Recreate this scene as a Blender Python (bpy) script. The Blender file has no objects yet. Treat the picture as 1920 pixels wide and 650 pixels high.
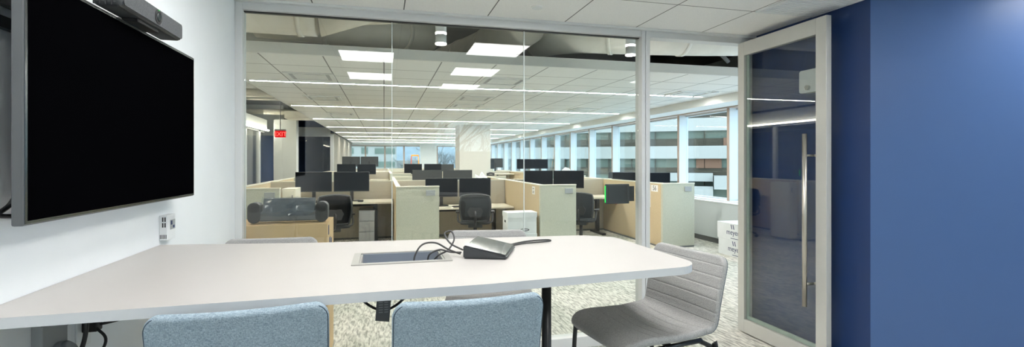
import bpy, bmesh, math, random
from mathutils import Vector, Matrix
random.seed(4)
C = bpy.context.scene.collection
PI = math.pi
HC = 1.469                                   # camera height
ZC = 2.548                                   # ceiling height
# ------------------------------------------------------------------ materials
def new_mat(name):
    m = bpy.data.materials.new(name); m.use_nodes = True
    return m, m.node_tree, m.node_tree.nodes['Principled BSDF']
def plain(name, col, rough=.5, metal=0, spec=.5, var=0, vscale=8, bump=0, bscale=200, coat=0):
    m, nt, b = new_mat(name)
    b.inputs['Base Color'].default_value = (*col, 1)
    b.inputs['Roughness'].default_value = rough
    b.inputs['Metallic'].default_value = metal
    b.inputs['Specular IOR Level'].default_value = spec
    b.inputs['Coat Weight'].default_value = coat
    tc = nt.nodes.new('ShaderNodeTexCoord')
    n = nt.nodes.new('ShaderNodeTexNoise'); n.inputs['Scale'].default_value = vscale; n.inputs['Detail'].default_value = 4
    nt.links.new(tc.outputs['Object'], n.inputs['Vector'])
    r = nt.nodes.new('ShaderNodeMix'); r.data_type = 'RGBA'
    v = max(var, .02)
    r.inputs['A'].default_value = (*[min(1, c*(1-v)) for c in col], 1)
    r.inputs['B'].default_value = (*[min(1, c*(1+v)) for c in col], 1)
    nt.links.new(n.outputs['Fac'], r.inputs['Factor']); nt.links.new(r.outputs['Result'], b.inputs['Base Color'])
    if bump:
        n2 = nt.nodes.new('ShaderNodeTexNoise'); n2.inputs['Scale'].default_value = bscale; n2.inputs['Detail'].default_value = 3
        nt.links.new(tc.outputs['Object'], n2.inputs['Vector'])
        bp = nt.nodes.new('ShaderNodeBump'); bp.inputs['Strength'].default_value = bump; bp.inputs['Distance'].default_value = .002
        nt.links.new(n2.outputs['Fac'], bp.inputs['Height']); nt.links.new(bp.outputs['Normal'], b.inputs['Normal'])
    return m
def fabric(name, c1, c2, scale=350, bump=.5, stretch=(1, 1, 1), rough=.95):
    m, nt, b = new_mat(name)
    b.inputs['Roughness'].default_value = rough; b.inputs['Specular IOR Level'].default_value = .1
    tc = nt.nodes.new('ShaderNodeTexCoord')
    facs = []
    for st in ((1, 1, .25), (.25, .25, 1)):
        mp = nt.nodes.new('ShaderNodeMapping'); mp.inputs['Scale'].default_value = tuple(a*s for a, s in zip(st, stretch))
        nt.links.new(tc.outputs['Object'], mp.inputs['Vector'])
        n = nt.nodes.new('ShaderNodeTexNoise'); n.inputs['Scale'].default_value = scale; n.inputs['Detail'].default_value = 2
        nt.links.new(mp.outputs['Vector'], n.inputs['Vector']); facs.append(n.outputs['Fac'])
    ad = nt.nodes.new('ShaderNodeMath'); ad.operation = 'ADD'
    nt.links.new(facs[0], ad.inputs[0]); nt.links.new(facs[1], ad.inputs[1])
    mr = nt.nodes.new('ShaderNodeMapRange'); mr.inputs['From Min'].default_value = .75; mr.inputs['From Max'].default_value = 1.25
    nt.links.new(ad.outputs[0], mr.inputs['Value'])
    r = nt.nodes.new('ShaderNodeMix'); r.data_type = 'RGBA'
    r.inputs['A'].default_value = (*c1, 1); r.inputs['B'].default_value = (*c2, 1)
    nt.links.new(mr.outputs[0], r.inputs['Factor']); nt.links.new(r.outputs['Result'], b.inputs['Base Color'])
    bp = nt.nodes.new('ShaderNodeBump'); bp.inputs['Strength'].default_value = bump; bp.inputs['Distance'].default_value = .002
    nt.links.new(mr.outputs[0], bp.inputs['Height']); nt.links.new(bp.outputs['Normal'], b.inputs['Normal'])
    return m
def emit(name, col, s):
    m = bpy.data.materials.new(name); m.use_nodes = True; nt = m.node_tree; nt.nodes.clear()
    e = nt.nodes.new('ShaderNodeEmission'); e.inputs[0].default_value = (*col, 1); e.inputs[1].default_value = s
    o = nt.nodes.new('ShaderNodeOutputMaterial'); nt.links.new(e.outputs[0], o.inputs[0]); return m
def glass(name, tint, f0=.04, grough=0.0):
    m = bpy.data.materials.new(name); m.use_nodes = True; nt = m.node_tree; nt.nodes.clear()
    lw = nt.nodes.new('ShaderNodeLayerWeight'); lw.inputs[0].default_value = .5
    p = nt.nodes.new('ShaderNodeMath'); p.operation = 'POWER'; p.inputs[1].default_value = 5
    nt.links.new(lw.outputs['Facing'], p.inputs[0])
    q = nt.nodes.new('ShaderNodeMath'); q.operation = 'MULTIPLY_ADD'; q.inputs[1].default_value = 1-f0; q.inputs[2].default_value = f0
    nt.links.new(p.outputs[0], q.inputs[0])
    t = nt.nodes.new('ShaderNodeBsdfTransparent'); t.inputs[0].default_value = (*tint, 1)
    g = nt.nodes.new('ShaderNodeBsdfGlossy'); g.inputs['Roughness'].default_value = grough
    mx = nt.nodes.new('ShaderNodeMixShader'); nt.links.new(q.outputs[0], mx.inputs[0])
    nt.links.new(t.outputs[0], mx.inputs[1]); nt.links.new(g.outputs[0], mx.inputs[2])
    o = nt.nodes.new('ShaderNodeOutputMaterial'); nt.links.new(mx.outputs[0], o.inputs[0]); return m
def tile_mat(name, col, ox, oy, pitch=.61, line=.008, linecol=(.16, .16, .16)):
    m, nt, b = new_mat(name); b.inputs['Roughness'].default_value = .95; b.inputs['Specular IOR Level'].default_value = .1
    g = nt.nodes.new('ShaderNodeNewGeometry'); sp = nt.nodes.new('ShaderNodeSeparateXYZ'); nt.links.new(g.outputs['Position'], sp.inputs[0])
    outs = []
    for ax, off in (('X', ox), ('Y', oy)):
        a = nt.nodes.new('ShaderNodeMath'); a.operation = 'SUBTRACT'; nt.links.new(sp.outputs[ax], a.inputs[0]); a.inputs[1].default_value = off-line/2
        w = nt.nodes.new('ShaderNodeMath'); w.operation = 'WRAP'; nt.links.new(a.outputs[0], w.inputs[0]); w.inputs[1].default_value = 0; w.inputs[2].default_value = pitch
        l = nt.nodes.new('ShaderNodeMath'); l.operation = 'LESS_THAN'; nt.links.new(w.outputs[0], l.inputs[0]); l.inputs[1].default_value = line
        outs.append(l)
    mxx = nt.nodes.new('ShaderNodeMath'); mxx.operation = 'MAXIMUM'; nt.links.new(outs[0].outputs[0], mxx.inputs[0]); nt.links.new(outs[1].outputs[0], mxx.inputs[1])
    n = nt.nodes.new('ShaderNodeTexNoise'); n.inputs['Scale'].default_value = 160; n.inputs['Detail'].default_value = 3
    nt.links.new(g.outputs['Position'], n.inputs['Vector'])
    r0 = nt.nodes.new('ShaderNodeMix'); r0.data_type = 'RGBA'
    r0.inputs['A'].default_value = (*[c*.86 for c in col], 1); r0.inputs['B'].default_value = (*[min(1, c*1.1) for c in col], 1)
    nt.links.new(n.outputs['Fac'], r0.inputs['Factor'])
    r = nt.nodes.new('ShaderNodeMix'); r.data_type = 'RGBA'; nt.links.new(mxx.outputs[0], r.inputs['Factor'])
    nt.links.new(r0.outputs['Result'], r.inputs['A']); r.inputs['B'].default_value = (*linecol, 1)
    nt.links.new(r.outputs['Result'], b.inputs['Base Color'])
    return m
def carpet_mat():
    m, nt, b = new_mat('carpet'); b.inputs['Roughness'].default_value = 1; b.inputs['Specular IOR Level'].default_value = .05
    g = nt.nodes.new('ShaderNodeNewGeometry')
    def noise(scale, st, det=5, rot=0):
        mp = nt.nodes.new('ShaderNodeMapping'); mp.inputs['Scale'].default_value = st; mp.inputs['Rotation'].default_value = (0, 0, rot)
        nt.links.new(g.outputs['Position'], mp.inputs['Vector'])
        n = nt.nodes.new('ShaderNodeTexNoise'); n.inputs['Scale'].default_value = scale; n.inputs['Detail'].default_value = det; n.inputs['Distortion'].default_value = .6
        nt.links.new(mp.outputs['Vector'], n.inputs['Vector']); return n.outputs['Fac']
    a = noise(48, (1, .2, 1), 6, .5); c = noise(2.2, (1, .5, 1), 3, -.3); f = noise(240, (1, 1, 1), 2)
    r1 = nt.nodes.new('ShaderNodeValToRGB'); nt.links.new(a, r1.inputs[0])
    r1.color_ramp.elements[0].position = .34; r1.color_ramp.elements[0].color = (.34, .335, .305, 1)
    r1.color_ramp.elements[1].position = .6; r1.color_ramp.elements[1].color = (.80, .78, .72, 1)
    r2 = nt.nodes.new('ShaderNodeMix'); r2.data_type = 'RGBA'; r2.blend_type = 'MULTIPLY'
    mr = nt.nodes.new('ShaderNodeMapRange'); nt.links.new(c, mr.inputs[0]); mr.inputs[1].default_value = .4; mr.inputs[2].default_value = .62
    nt.links.new(mr.outputs[0], r2.inputs['Factor']); nt.links.new(r1.outputs[0], r2.inputs['A']); r2.inputs['B'].default_value = (.78, .81, .79, 1)
    nt.links.new(r2.outputs['Result'], b.inputs['Base Color'])
    bp = nt.nodes.new('ShaderNodeBump'); bp.inputs['Strength'].default_value = .6; bp.inputs['Distance'].default_value = .004
    nt.links.new(f, bp.inputs['Height']); nt.links.new(bp.outputs['Normal'], b.inputs['Normal'])
    return m
def cardboard(name, c):
    return plain(name, c, .85, spec=.2, var=.1, vscale=6, bump=.15, bscale=60)
M = {}
M['wall'] = plain('white_wall_paint', (.84, .865, .885), .75, spec=.25, bump=.15, bscale=300)
M['navy'] = plain('navy_and_shaded_blue_paint', (.014, .042, .145), .42, spec=.45, bump=.12, bscale=250)  # on wall_right the shade behind the door is put into this darker blue
M['carpet'] = carpet_mat()
M['blue'] = plain('satin_blue_and_lit_blue_paint', (.062, .128, .30), .33, spec=.5, bump=.1, bscale=250)  # on wall_corner the light falling there is put into this lighter blue
M['ceil_room'] = tile_mat('ceiling_tile', (.93, .92, .90), .137, 3.03)
M['ceil_office'] = tile_mat('office_ceiling_tile', (.84, .85, .84), .0, 5.41, line=.014, linecol=(.25, .26, .26))
M['drywall'] = plain('drywall', (.74, .76, .75), .8, spec=.2)
M['alu'] = plain('satin_aluminium', (.60, .595, .565), .38, .2, var=.03)
M['alu_l'] = plain('painted_aluminium', (.68, .69, .69), .5, .1)
M['glass'] = glass('clear_glass', (.955, .975, .965))
M['glass_edge'] = plain('glass_edge', (.78, .86, .85), .15, spec=.8)
M['winglass'] = glass('window_glass', (.88, .94, .95), .04)
M['table'] = plain('white_laminate', (.455, .435, .418), .38, spec=.35, bump=.04, bscale=500)
M['table_edge'] = plain('white_table_edge', (.57, .585, .60), .5)
M['stool'] = fabric('blue_grey_upholstery', (.19, .255, .30), (.40, .485, .55), 600, .4)
M['stool_g'] = fabric('grey_upholstery', (.30, .30, .295), (.46, .455, .445), 700, .4)
M['piping'] = plain('dark_piping', (.05, .08, .11), .8)
M['black'] = plain('black_plastic', (.015, .015, .017), .4)
M['blackm'] = plain('black_steel', (.015, .016, .018), .35, .2)
M['screen'] = plain('black_screen', (.0012, .0012, .0016), .5, spec=0)
M['screen_g'] = plain('monitor_screen', (.004, .005, .008), .35, spec=.08)
M['dgrey'] = plain('dark_grey_plastic', (.04, .044, .048), .45)
M['mgrey'] = plain('grey_plastic', (.14, .15, .16), .5)
M['lgrey'] = plain('light_grey_plastic', (.35, .37, .38), .5)
M['chrome'] = plain('polished_metal', (.6, .6, .6), .12, 1)
M['steel'] = plain('brushed_steel', (.62, .58, .52), .3, 1)
M['white'] = plain('white_plastic', (.78, .80, .81), .45)
M['tan'] = fabric('tan_panel_fabric', (.50, .40, .25), (.62, .51, .34), 260, .15)
M['sage'] = fabric('pale_sage_panel_fabric', (.46, .47, .385), (.60, .61, .52), 260, .2)
M['beige'] = fabric('beige_panel_fabric', (.52, .48, .40), (.62, .58, .50), 260, .15)
M['cap'] = plain('cream_trim', (.72, .70, .60), .5)
M['worktop'] = plain('cream_worktop', (.70, .66, .54), .45)
M['card'] = cardboard('brown_cardboard', (.62, .44, .25))
M['wcard'] = cardboard('white_cardboard', (.74, .77, .78))
M['ink'] = plain('navy_ink', (.02, .04, .12), .8)
M['inkb'] = plain('black_ink', (.02, .02, .02), .8)
M['paper'] = plain('paper', (.80, .80, .78), .8)
M['galv'] = plain('galvanised_duct', (.74, .71, .63), .6, .0, var=.12, vscale=5, bump=.3, bscale=30)
M['flex'] = plain('white_duct_wrap', (.86, .86, .82), .6, var=.1, vscale=6, bump=.5, bscale=20)
M['deck'] = plain('sprayed_concrete_deck', (.22, .225, .205), .95, var=.3, vscale=7, bump=.6, bscale=25)
M['lamp'] = emit('light_diffuser', (1, .985, .96), 9)
M['strip'] = emit('strip_lens', (1, .965, .9), 82)
M['strip_soft'] = emit('fascia_strip_lens', (1, .93, .75), 14)
M['ring'] = emit('downlight_lens', (1, .96, .88), 16)
M['green'] = emit('green_led', (.03, .9, .12), .8)
M['red'] = emit('red_exit_panel', (.8, .012, .015), .55)
M['redglow'] = emit('red_exit_letters', (1, .09, .07), 1.8)
M['cableb'] = plain('black_rubber', (.012, .013, .015), .5)
M['cableg'] = plain('grey_rubber', (.055, .055, .055), .5)
M['heater'] = plain('pale_grey_enclosure', (.50, .55, .56), .5)
M['fin'] = plain('pale_mullion_paint', (.66, .73, .78), .5)
M['fintan'] = plain('taupe_mullion_cap', (.42, .33, .27), .5)
M['orange'] = plain('orange_fibreglass', (.75, .28, .03), .5)
M['bwhite'] = plain('white_cladding', (.30, .295, .265), .8, spec=.1, var=.02)
M['bglass'] = plain('teal_facade_glass', (.115, .145, .115), .4, spec=.15, var=.15, vscale=.25)
M['bdark'] = plain('dark_interior', (.055, .048, .034), .5, spec=.1, var=.5, vscale=.3)
M['bterra'] = plain('terracotta_wall', (.16, .085, .05), .8)
M['ground'] = plain('pale_bounce_ground', (.58, .58, .55), .95, var=.3, vscale=.3)  # made pale to bounce daylight up onto the ceilings
M['bark'] = plain('bare_branches', (.17, .17, .16), .9)
M['hedge'] = plain('green_bank', (.10, .14, .09), .95, var=.4, vscale=.6)
M['plastic'] = glass('clear_wrap', (.78, .82, .86), .07, .12)
M['mesh'] = fabric('charcoal_mesh', (.018, .02, .022), (.045, .05, .055), 500, .2)
# ------------------------------------------------------------------ helpers
def tag(o, label=None, cat=None, group=None, kind=None):
    if label: o['label'] = label
    if cat: o['category'] = cat
    if group: o['group'] = group
    if kind: o['kind'] = kind
    return o
def thing(name, loc, label, cat, group=None, rz=0):
    o = bpy.data.objects.new(name, None); C.objects.link(o); o.empty_display_size = .1
    o.location = loc; o.rotation_euler = (0, 0, rz)
    return tag(o, label, cat, group)
class MB:
    def __init__(s): s.bm = bmesh.new(); s.mi = 0
    def _set(s, fs, smooth=False):
        for f in fs: f.material_index = s.mi; f.smooth = smooth
    def box(s, x0, x1, y0, y1, z0, z1, bev=0, mat=None, seg=2):
        vs = [s.bm.verts.new(p) for p in ((x0,y0,z0),(x1,y0,z0),(x1,y1,z0),(x0,y1,z0),(x0,y0,z1),(x1,y0,z1),(x1,y1,z1),(x0,y1,z1))]
        fs = [s.bm.faces.new([vs[i] for i in q]) for q in ((3,2,1,0),(4,5,6,7),(0,1,5,4),(1,2,6,5),(2,3,7,6),(3,0,4,7))]
        s._set(fs)
        if bev:
            es = list({e for f in fs for e in f.edges})
            r = bmesh.ops.bevel(s.bm, geom=es, offset=bev, segments=seg, affect='EDGES', profile=.5)
            vs = list({v for f in r['faces'] for v in f.verts} | {v for v in vs if v.is_valid}); s._set(r['faces'])
        if mat is not None: bmesh.ops.transform(s.bm, matrix=mat, verts=[v for v in vs if v.is_valid])
        return s
    def cyl(s, p0, p1, r, r2=None, n=20, cap=True):
        p0, p1 = Vector(p0), Vector(p1); r2 = r if r2 is None else r2
        z = (p1-p0).normalized(); x = z.orthogonal().normalized(); y = z.cross(x)
        a = [s.bm.verts.new(p0+(x*math.cos(t)+y*math.sin(t))*r) for t in [2*PI*i/n for i in range(n)]]
        b = [s.bm.verts.new(p1+(x*math.cos(t)+y*math.sin(t))*r2) for t in [2*PI*i/n for i in range(n)]]
        fs = [s.bm.faces.new((a[i], a[(i+1) % n], b[(i+1) % n], b[i])) for i in range(n)]; s._set(fs, True)
        if cap: s._set([s.bm.faces.new(a[::-1]), s.bm.faces.new(b)])
        return s
    def tube(s, pts, r, n=8, smooth_n=6, rs=None):
        P = catmull(pts, smooth_n) if smooth_n else [Vector(p) for p in pts]
        rings = []; prev = None
        for i, p in enumerate(P):
            t = (P[min(i+1, len(P)-1)]-P[max(i-1, 0)]).normalized()
            x = t.orthogonal().normalized() if prev is None else (prev-t*prev.dot(t)).normalized()
            prev = x; y = t.cross(x)
            rr = r if rs is None else rs[0]+(rs[1]-rs[0])*i/(len(P)-1)
            rings.append([s.bm.verts.new(p+(x*math.cos(a)+y*math.sin(a))*rr) for a in [2*PI*k/n for k in range(n)]])
        fs = []
        for a, b in zip(rings, rings[1:]):
            for k in range(n): fs.append(s.bm.faces.new((a[k], a[(k+1) % n], b[(k+1) % n], b[k])))
        fs.append(s.bm.faces.new(rings[0][::-1])); fs.append(s.bm.faces.new(rings[-1])); s._set(fs, True)
        return s
    def prism(s, pts, z0, z1, hole=None, M4=None):
        """outline (x,y) extruded in z, with an optional rectangular hole"""
        vs = [s.bm.verts.new((x, y, z1)) for x, y in pts]
        es = [s.bm.edges.new((vs[i], vs[(i+1) % len(vs)])) for i in range(len(vs))]
        if hole:
            hv = [s.bm.verts.new((x, y, z1)) for x, y in hole]
            es += [s.bm.edges.new((hv[i], hv[(i+1) % len(hv)])) for i in range(len(hv))]
            f = [g for g in bmesh.ops.triangle_fill(s.bm, use_beauty=True, edges=es)['geom'] if isinstance(g, bmesh.types.BMFace)]
        else: f = [s.bm.faces.new(vs)]
        r = bmesh.ops.extrude_face_region(s.bm, geom=f)
        nv = [g for g in r['geom'] if isinstance(g, bmesh.types.BMVert)]
        bmesh.ops.translate(s.bm, verts=nv, vec=(0, 0, z0-z1))
        allv = set(vs) | set(nv) | (set(hv) if hole else set())
        if M4 is not None: bmesh.ops.transform(s.bm, matrix=M4, verts=list(allv))
        fs = list({g for v in allv for g in v.link_faces}); s._set(fs)
        return s
    def build(s, name, mat, parent=None, loc=None, smooth=None):
        bmesh.ops.recalc_face_normals(s.bm, faces=s.bm.faces[:])
        me = bpy.data.meshes.new(name); s.bm.to_mesh(me); s.bm.free()
        for m_ in (mat if isinstance(mat, (list, tuple)) else [mat]): me.materials.append(m_)
        if smooth is not None:
            for p in me.polygons: p.use_smooth = smooth
        o = bpy.data.objects.new(name, me); C.objects.link(o)
        if parent: o.parent = parent
        if loc: o.location = loc
        return o
def catmull(pts, n):
    P = [Vector(p) for p in pts]; P = [P[0]*2-P[1]]+P+[P[-1]*2-P[-2]]; out = []
    for i in range(1, len(P)-2):
        for k in range(n):
            t = k/n; a, b, c, d = P[i-1:i+3]
            out.append(.5*((2*b)+(c-a)*t+(2*a-5*b+4*c-d)*t*t+(3*b-a-3*c+d)*t**3))
    out.append(P[-2]); return out
def B(name, x0, x1, y0, y1, z0, z1, mat, parent=None, bev=0): return MB().box(x0, x1, y0, y1, z0, z1, bev).build(name, mat, parent)
def S(o, **k): return tag(o, kind='structure', **k)
def text(name, body, size, mat, parent, M4, ext=.0006, align='CENTER'):
    cu = bpy.data.curves.new('txt', 'FONT'); cu.body = body; cu.size = size; cu.extrude = ext; cu.align_x = align; cu.align_y = 'CENTER'
    t = bpy.data.objects.new('txt', cu); C.objects.link(t)
    bpy.context.view_layer.update()
    me = bpy.data.meshes.new_from_object(t.evaluated_get(bpy.context.evaluated_depsgraph_get()))
    bpy.data.objects.remove(t); me.name = name; me.transform(M4); me.materials.clear(); me.materials.append(mat)
    o = bpy.data.objects.new(name, me); C.objects.link(o)
    if parent: o.parent = parent
    return o
RX90 = Matrix.Rotation(PI/2, 4, 'X')                       # text standing, readable from -Y
RXZ = Matrix.Rotation(-PI/2, 4, 'Z') @ RX90                 # text standing, readable from -X
def T(x, y, z): return Matrix.Translation((x, y, z))
def copy_tree(o, parent=None):
    c = o.copy(); C.objects.link(c)
    if parent: c.parent = parent
    for ch in [x for x in bpy.data.objects if x.parent == o]: copy_tree(ch, c)
    return c
def place(o, loc, rz=0, label=None, group=None):
    o.location = loc; o.rotation_euler = (0, 0, rz)
    if label: o['label'] = label
    if group: o['group'] = group
    return o
def rrect(x0, x1, y0, y1, r, n=6):
    out = []
    for cx, cy, a in ((x1-r, y1-r, 0), (x0+r, y1-r, 90), (x0+r, y0+r, 180), (x1-r, y0+r, 270)):
        for k in range(n+1):
            t = math.radians(a+90*k/n); out.append((cx+r*math.cos(t), cy+r*math.sin(t)))
    return out
def rpoly(P, R, n=7):
    out = []; N = len(P)
    for i in range(N):
        p = Vector(P[i]); a = (Vector(P[i-1])-p).normalized(); b = (Vector(P[(i+1) % N])-p).normalized(); r = R[i]
        if r == 0: out.append(tuple(p)); continue
        half = math.acos(max(-1, min(1, a.dot(b))))/2; d = r/math.tan(half); cc = p+(a+b).normalized()*r/math.sin(half)
        s0 = p+a*d-cc; s1 = p+b*d-cc; a0 = math.atan2(s0.y, s0.x); a1 = math.atan2(s1.y, s1.x); da = (a1-a0+PI) % (2*PI)-PI
        for k in range(n+1): t = a0+da*k/n; out.append((cc.x+r*math.cos(t), cc.y+r*math.sin(t)))
    return out
# ------------------------------------------------------------------ the setting: meeting room
YG = 3.69; XL = -.96; XR = 3.11
S(B('floor', -8, 6.3, -4.2, 32, -.2, 0, M['carpet']))
S(B('ceiling', XL-.1, 5.4, -4.1, YG+.05, ZC, ZC+.06, M['ceil_room']))
S(B('wall_left', XL-.14, XL, -4.1, YG+.06, 0, 3.35, M['wall']))
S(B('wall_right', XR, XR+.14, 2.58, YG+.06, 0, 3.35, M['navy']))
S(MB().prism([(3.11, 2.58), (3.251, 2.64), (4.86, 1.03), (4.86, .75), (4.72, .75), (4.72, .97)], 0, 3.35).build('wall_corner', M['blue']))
S(MB().box(4.72, 4.86, -4.1, -1.35, 0, 3.35).box(4.72, 4.86, -1.35, .75, 0, .35).box(4.72, 4.86, -1.35, .75, 2.45, 3.35).build('wall_side', M['wall']))
ws = S(MB().box(4.70, 4.80, -1.35, -1.29, .35, 2.45).box(4.70, 4.80, .69, .75, .35, 2.45).box(4.70, 4.80, -.33, -.27, .35, 2.45).box(4.70, 4.80, -1.29, .69, .35, .40).box(4.70, 4.80, -1.29, .69, 2.40, 2.45).build('window_30', M['alu_l']))  # side window added out of view to let in more daylight
B('pane', 4.75, 4.76, -1.29, .69, .40, 2.40, M['winglass'], ws)
w = MB().box(XL, 1.05, -4.24, -4.1, 0, 3.35).box(2.55, 4.86, -4.24, -4.1, 0, 3.35).box(1.05, 2.55, -4.24, -4.1, 0, 1.65).box(1.05, 2.55, -4.24, -4.1, 2.42, 3.35)
S(w.build('wall_back', M['wall']))
wf = S(MB().box(1.05, 1.10, -4.22, -4.08, 1.65, 2.42).box(2.5, 2.55, -4.22, -4.08, 1.65, 2.42).box(1.10, 2.5, -4.22, -4.08, 1.65, 1.7).box(1.10, 2.5, -4.22, -4.08, 2.37, 2.42).build('window_1', M['alu_l']))
B('pane', 1.10, 2.5, -4.17, -4.16, 1.7, 2.37, M['winglass'], wf)
S(MB().box(XL, 2.03, YG-.02, YG+.14, 2.56, 3.35).box(2.03, XR+.14, YG-.02, YG+.14, 2.56, 3.35).build('wall_header', M['drywall']))
S(B('trim_1', XL, XR, YG-.075, YG-.04, ZC-.018, ZC-.001, M['drywall']))
# glass front of the room
gf = S(MB().box(XL, XL+.045, YG-.04, YG+.06, 0, ZC-.001, .003).box(XL+.045, 2.03, YG-.04, YG+.06, ZC-.066, ZC-.001, .003)
       .box(2.105, 3.05, YG-.04, YG+.06, ZC-.066, ZC-.001, .003).box(XL+.045, 2.03, YG-.04, YG+.06, 0, .085, .003)
       .box(2.03, 2.062, YG-.05, YG+.06, 0, ZC-.001, .003).box(2.068, 2.105, YG-.05, YG+.06, 0, ZC-.001, .003).box(2.06, 2.07, YG-.04, YG+.05, 0, ZC-.001)
       .box(3.05, 3.108, YG-.03, YG+.06, 0, ZC-.001, .003).build('wall_glass', M['alu_l']))
for i, (a, b) in enumerate(((XL+.047, .054), (.058, 1.048), (1.052, 2.028))):
    B('glass_pane', a, b, YG+.004, YG+.016, .085, ZC-.067, M['glass'], gf)
for a in (.056, 1.05): B('glass_joint', a-.0022, a+.0022, YG+.003, YG+.017, .086, ZC-.068, M['glass_edge'], gf)
B('glass_gasket', XL+.046, 2.029, YG-.006, YG+.026, ZC-.074, ZC-.0665, M['black'], gf)
# open door
XD = 2.975; dth = .045; y0, y1 = 2.79, 3.68; zt = ZC-.062; zb = .012
d = S(MB().box(XD, XD+dth, y0, y0+.09, zb, zt, .003).box(XD, XD+dth, y1-.075, y1, zb, zt, .003)
      .box(XD, XD+dth, y0+.09, y1-.075, zt-.115, zt, .002).box(XD, XD+dth, y0+.09, y1-.075, zb, zb+.11, .002).build('door_1', M['alu']))
B('glass_pane', XD+.018, XD+.028, y0+.091, y1-.076, zb+.111, zt-.116, glass('door_glass', (.93, .95, .94), .085), d)
MB().box(XD+.029, XD+.044, y0+.091, y1-.076, zb+.111, zb+.14).box(XD+.029, XD+.044, y1-.10, y1-.076, zb+.14, zt-.116).build('edge_reflection_strip', plain('pale_green_reflection', (.50, .60, .54), .4), d)  # pale green strips stand in for the edge reflection in the door glass
for xs in (-1, 1):
    xh = XD-.06 if xs < 0 else XD+.075
    hm = MB().cyl((xh, 2.915, .43), (xh, 2.915, 1.665), .0155, n=20)
    for z in (.59, 1.51):
        hm.cyl((xh, 2.915, z), (XD+.016 if xs < 0 else XD+.031, 2.915, z), .009, n=12)
    tag(hm.build('handle', M['steel'], d), label='long brushed steel pull handle')
MB().box(3.028, 3.05, 3.6, 3.68, .25, .37, .002).box(3.028, 3.05, 3.6, 3.68, 2.1, 2.22, .002).build('hinge', M['alu'], d)
# emergency light on the blue wall behind the door
em = thing('emergency_light', (XR, 3.02, 1.98), 'white emergency light unit on the shaded blue wall behind the door glass', 'emergency light')
MB().prism(rrect(-.085, .085, 0, .17, .02), 0, .055, M4=Matrix.Rotation(-PI/2, 4, 'Z') @ RX90).build('housing', M['white'], em)
MB().cyl((-.055, 0, .035), (-.075, 0, .035), .018).build('lamp_head', M['chrome'], em)
# ceiling lights of the room
def troffer(x, y, label):
    t = thing('ceiling_light', (x, y, ZC), label, 'ceiling light', 'square ceiling lights of the meeting room')
    MB().prism(rrect(-.3, .3, -.3, .3, .004), -.012, -.001, hole=[(-.262, -.262), (.262, -.262), (.262, .262), (-.262, .262)]).build('frame', M['white'], t)
    B('diffuser', -.26, .26, -.26, .26, -.009, -.002, M['lamp'], t)
for x, y, l in ((1.054, 2.725, 'meeting room ceiling light nearest the glass front'), (-.167, 2.115, 'meeting room ceiling light just ahead of the screen wall side'),
                (1.054, 1.505, 'meeting room ceiling light above the near table edge'), (-.167, .895, 'meeting room ceiling light beside the screen wall behind the stools'), (1.054, .285, 'meeting room ceiling light farthest back on the right'),
                (3.492, 1.505, 'added unseen ceiling light close to the lit blue corner wall'), (4.102, .285, 'added unseen ceiling light by the added side window')):  # these two are added out of view to brighten the right of the room
    troffer(x, y, l)
t = thing('sprinkler_cap', (1.04, 3.32, ZC), 'round white cap on the meeting room ceiling tile above the glass', 'sprinkler cap')
MB().cyl((0, 0, .001), (0, 0, -.008), .042, n=32).build('cap_plate', M['ceil_room'], t); MB().cyl((0, 0, -.008), (0, 0, -.011), .036, n=32).build('cap_rim', M['white'], t)
t = thing('air_diffuser', (2.89, 2.8, ZC), 'white perforated air diffuser in the ceiling beside the shaded blue wall', 'air vent')
MB().prism(rrect(-.3, .2, -.22, .22, .003), -.01, -.001, hole=[(-.27, -.2), (.17, -.2), (.17, .2), (-.27, .2)]).build('frame', M['white'], t)
m = MB()
for k in range(16): m.box(-.27, .17, -.195+k*.0255, -.182+k*.0255, -.008, -.002)
m.build('grille', M['white'], t)
# ------------------------------------------------------------------ table
tb = thing('meeting_table', (0, 0, 0), 'long white bar height meeting table against the left wall', 'table')
outline = rpoly([(XL+.003, 1.43), (.3, 1.462), (1.10, 1.535), (1.085, 2.215), (.95, 2.31), (-.3, 2.40), (XL+.003, 2.51)], [0, .8, .11, .09, .16, .6, 0], 8)
hole = [(-.088, 1.856), (.222, 1.856), (.222, 2.052), (-.088, 2.052)]
tm = MB().prism(outline, 1.073, 1.1, hole=hole)
for f in tm.bm.faces:
    if abs(f.normal.z) < .5: f.material_index = 1
bmesh.ops.recalc_face_normals(tm.bm, faces=tm.bm.faces[:])
for f in tm.bm.faces: f.material_index = 1 if abs(f.normal.z) < .5 else 0
tm.build('tabletop', [M['table'], M['table_edge']], tb)
MB().cyl((.537, 1.61, .012), (.537, 1.61, 1.073), .0165*1.0, n=24).build('leg', M['blackm'], tb)
MB().cyl((.537, 1.61, 0), (.537, 1.61, .012), .06, n=24).build('leg_foot', M['blackm'], tb)
MB().box(-.90, -.84, 1.62, 2.3, 1.02, 1.072).build('wall_cleat', M['mgrey'], tb)
gb = MB().prism(rrect(-.113, .247, 1.832, 2.066, .006), 1.1, 1.1035, hole=hole).box(-.088, -.08, 1.856, 2.052, 1.05, 1.1).box(.214, .222, 1.856, 2.052, 1.05, 1.1).box(-.08, .214, 1.856, 1.863, 1.05, 1.1).build('power_port_frame', plain('brushed_port_aluminium', (.36, .355, .33), .45, .2), tb)
tag(gb, label='brushed aluminium frame of the power port')
MB().box(-.088, .222, 2.045, 2.052, 1.03, 1.1).box(-.088, .222, 1.856, 2.052, 1.028, 1.034).box(-.06, .19, 1.868, 1.876, 1.085, 1.1).build('power_port_tray', plain('slate_plastic', (.22, .25, .30), .5), gb)
MB().box(.16, .20, 1.95, 2.0, 1.034, 1.07, .004).build('plug', M['black'], gb)
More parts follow.
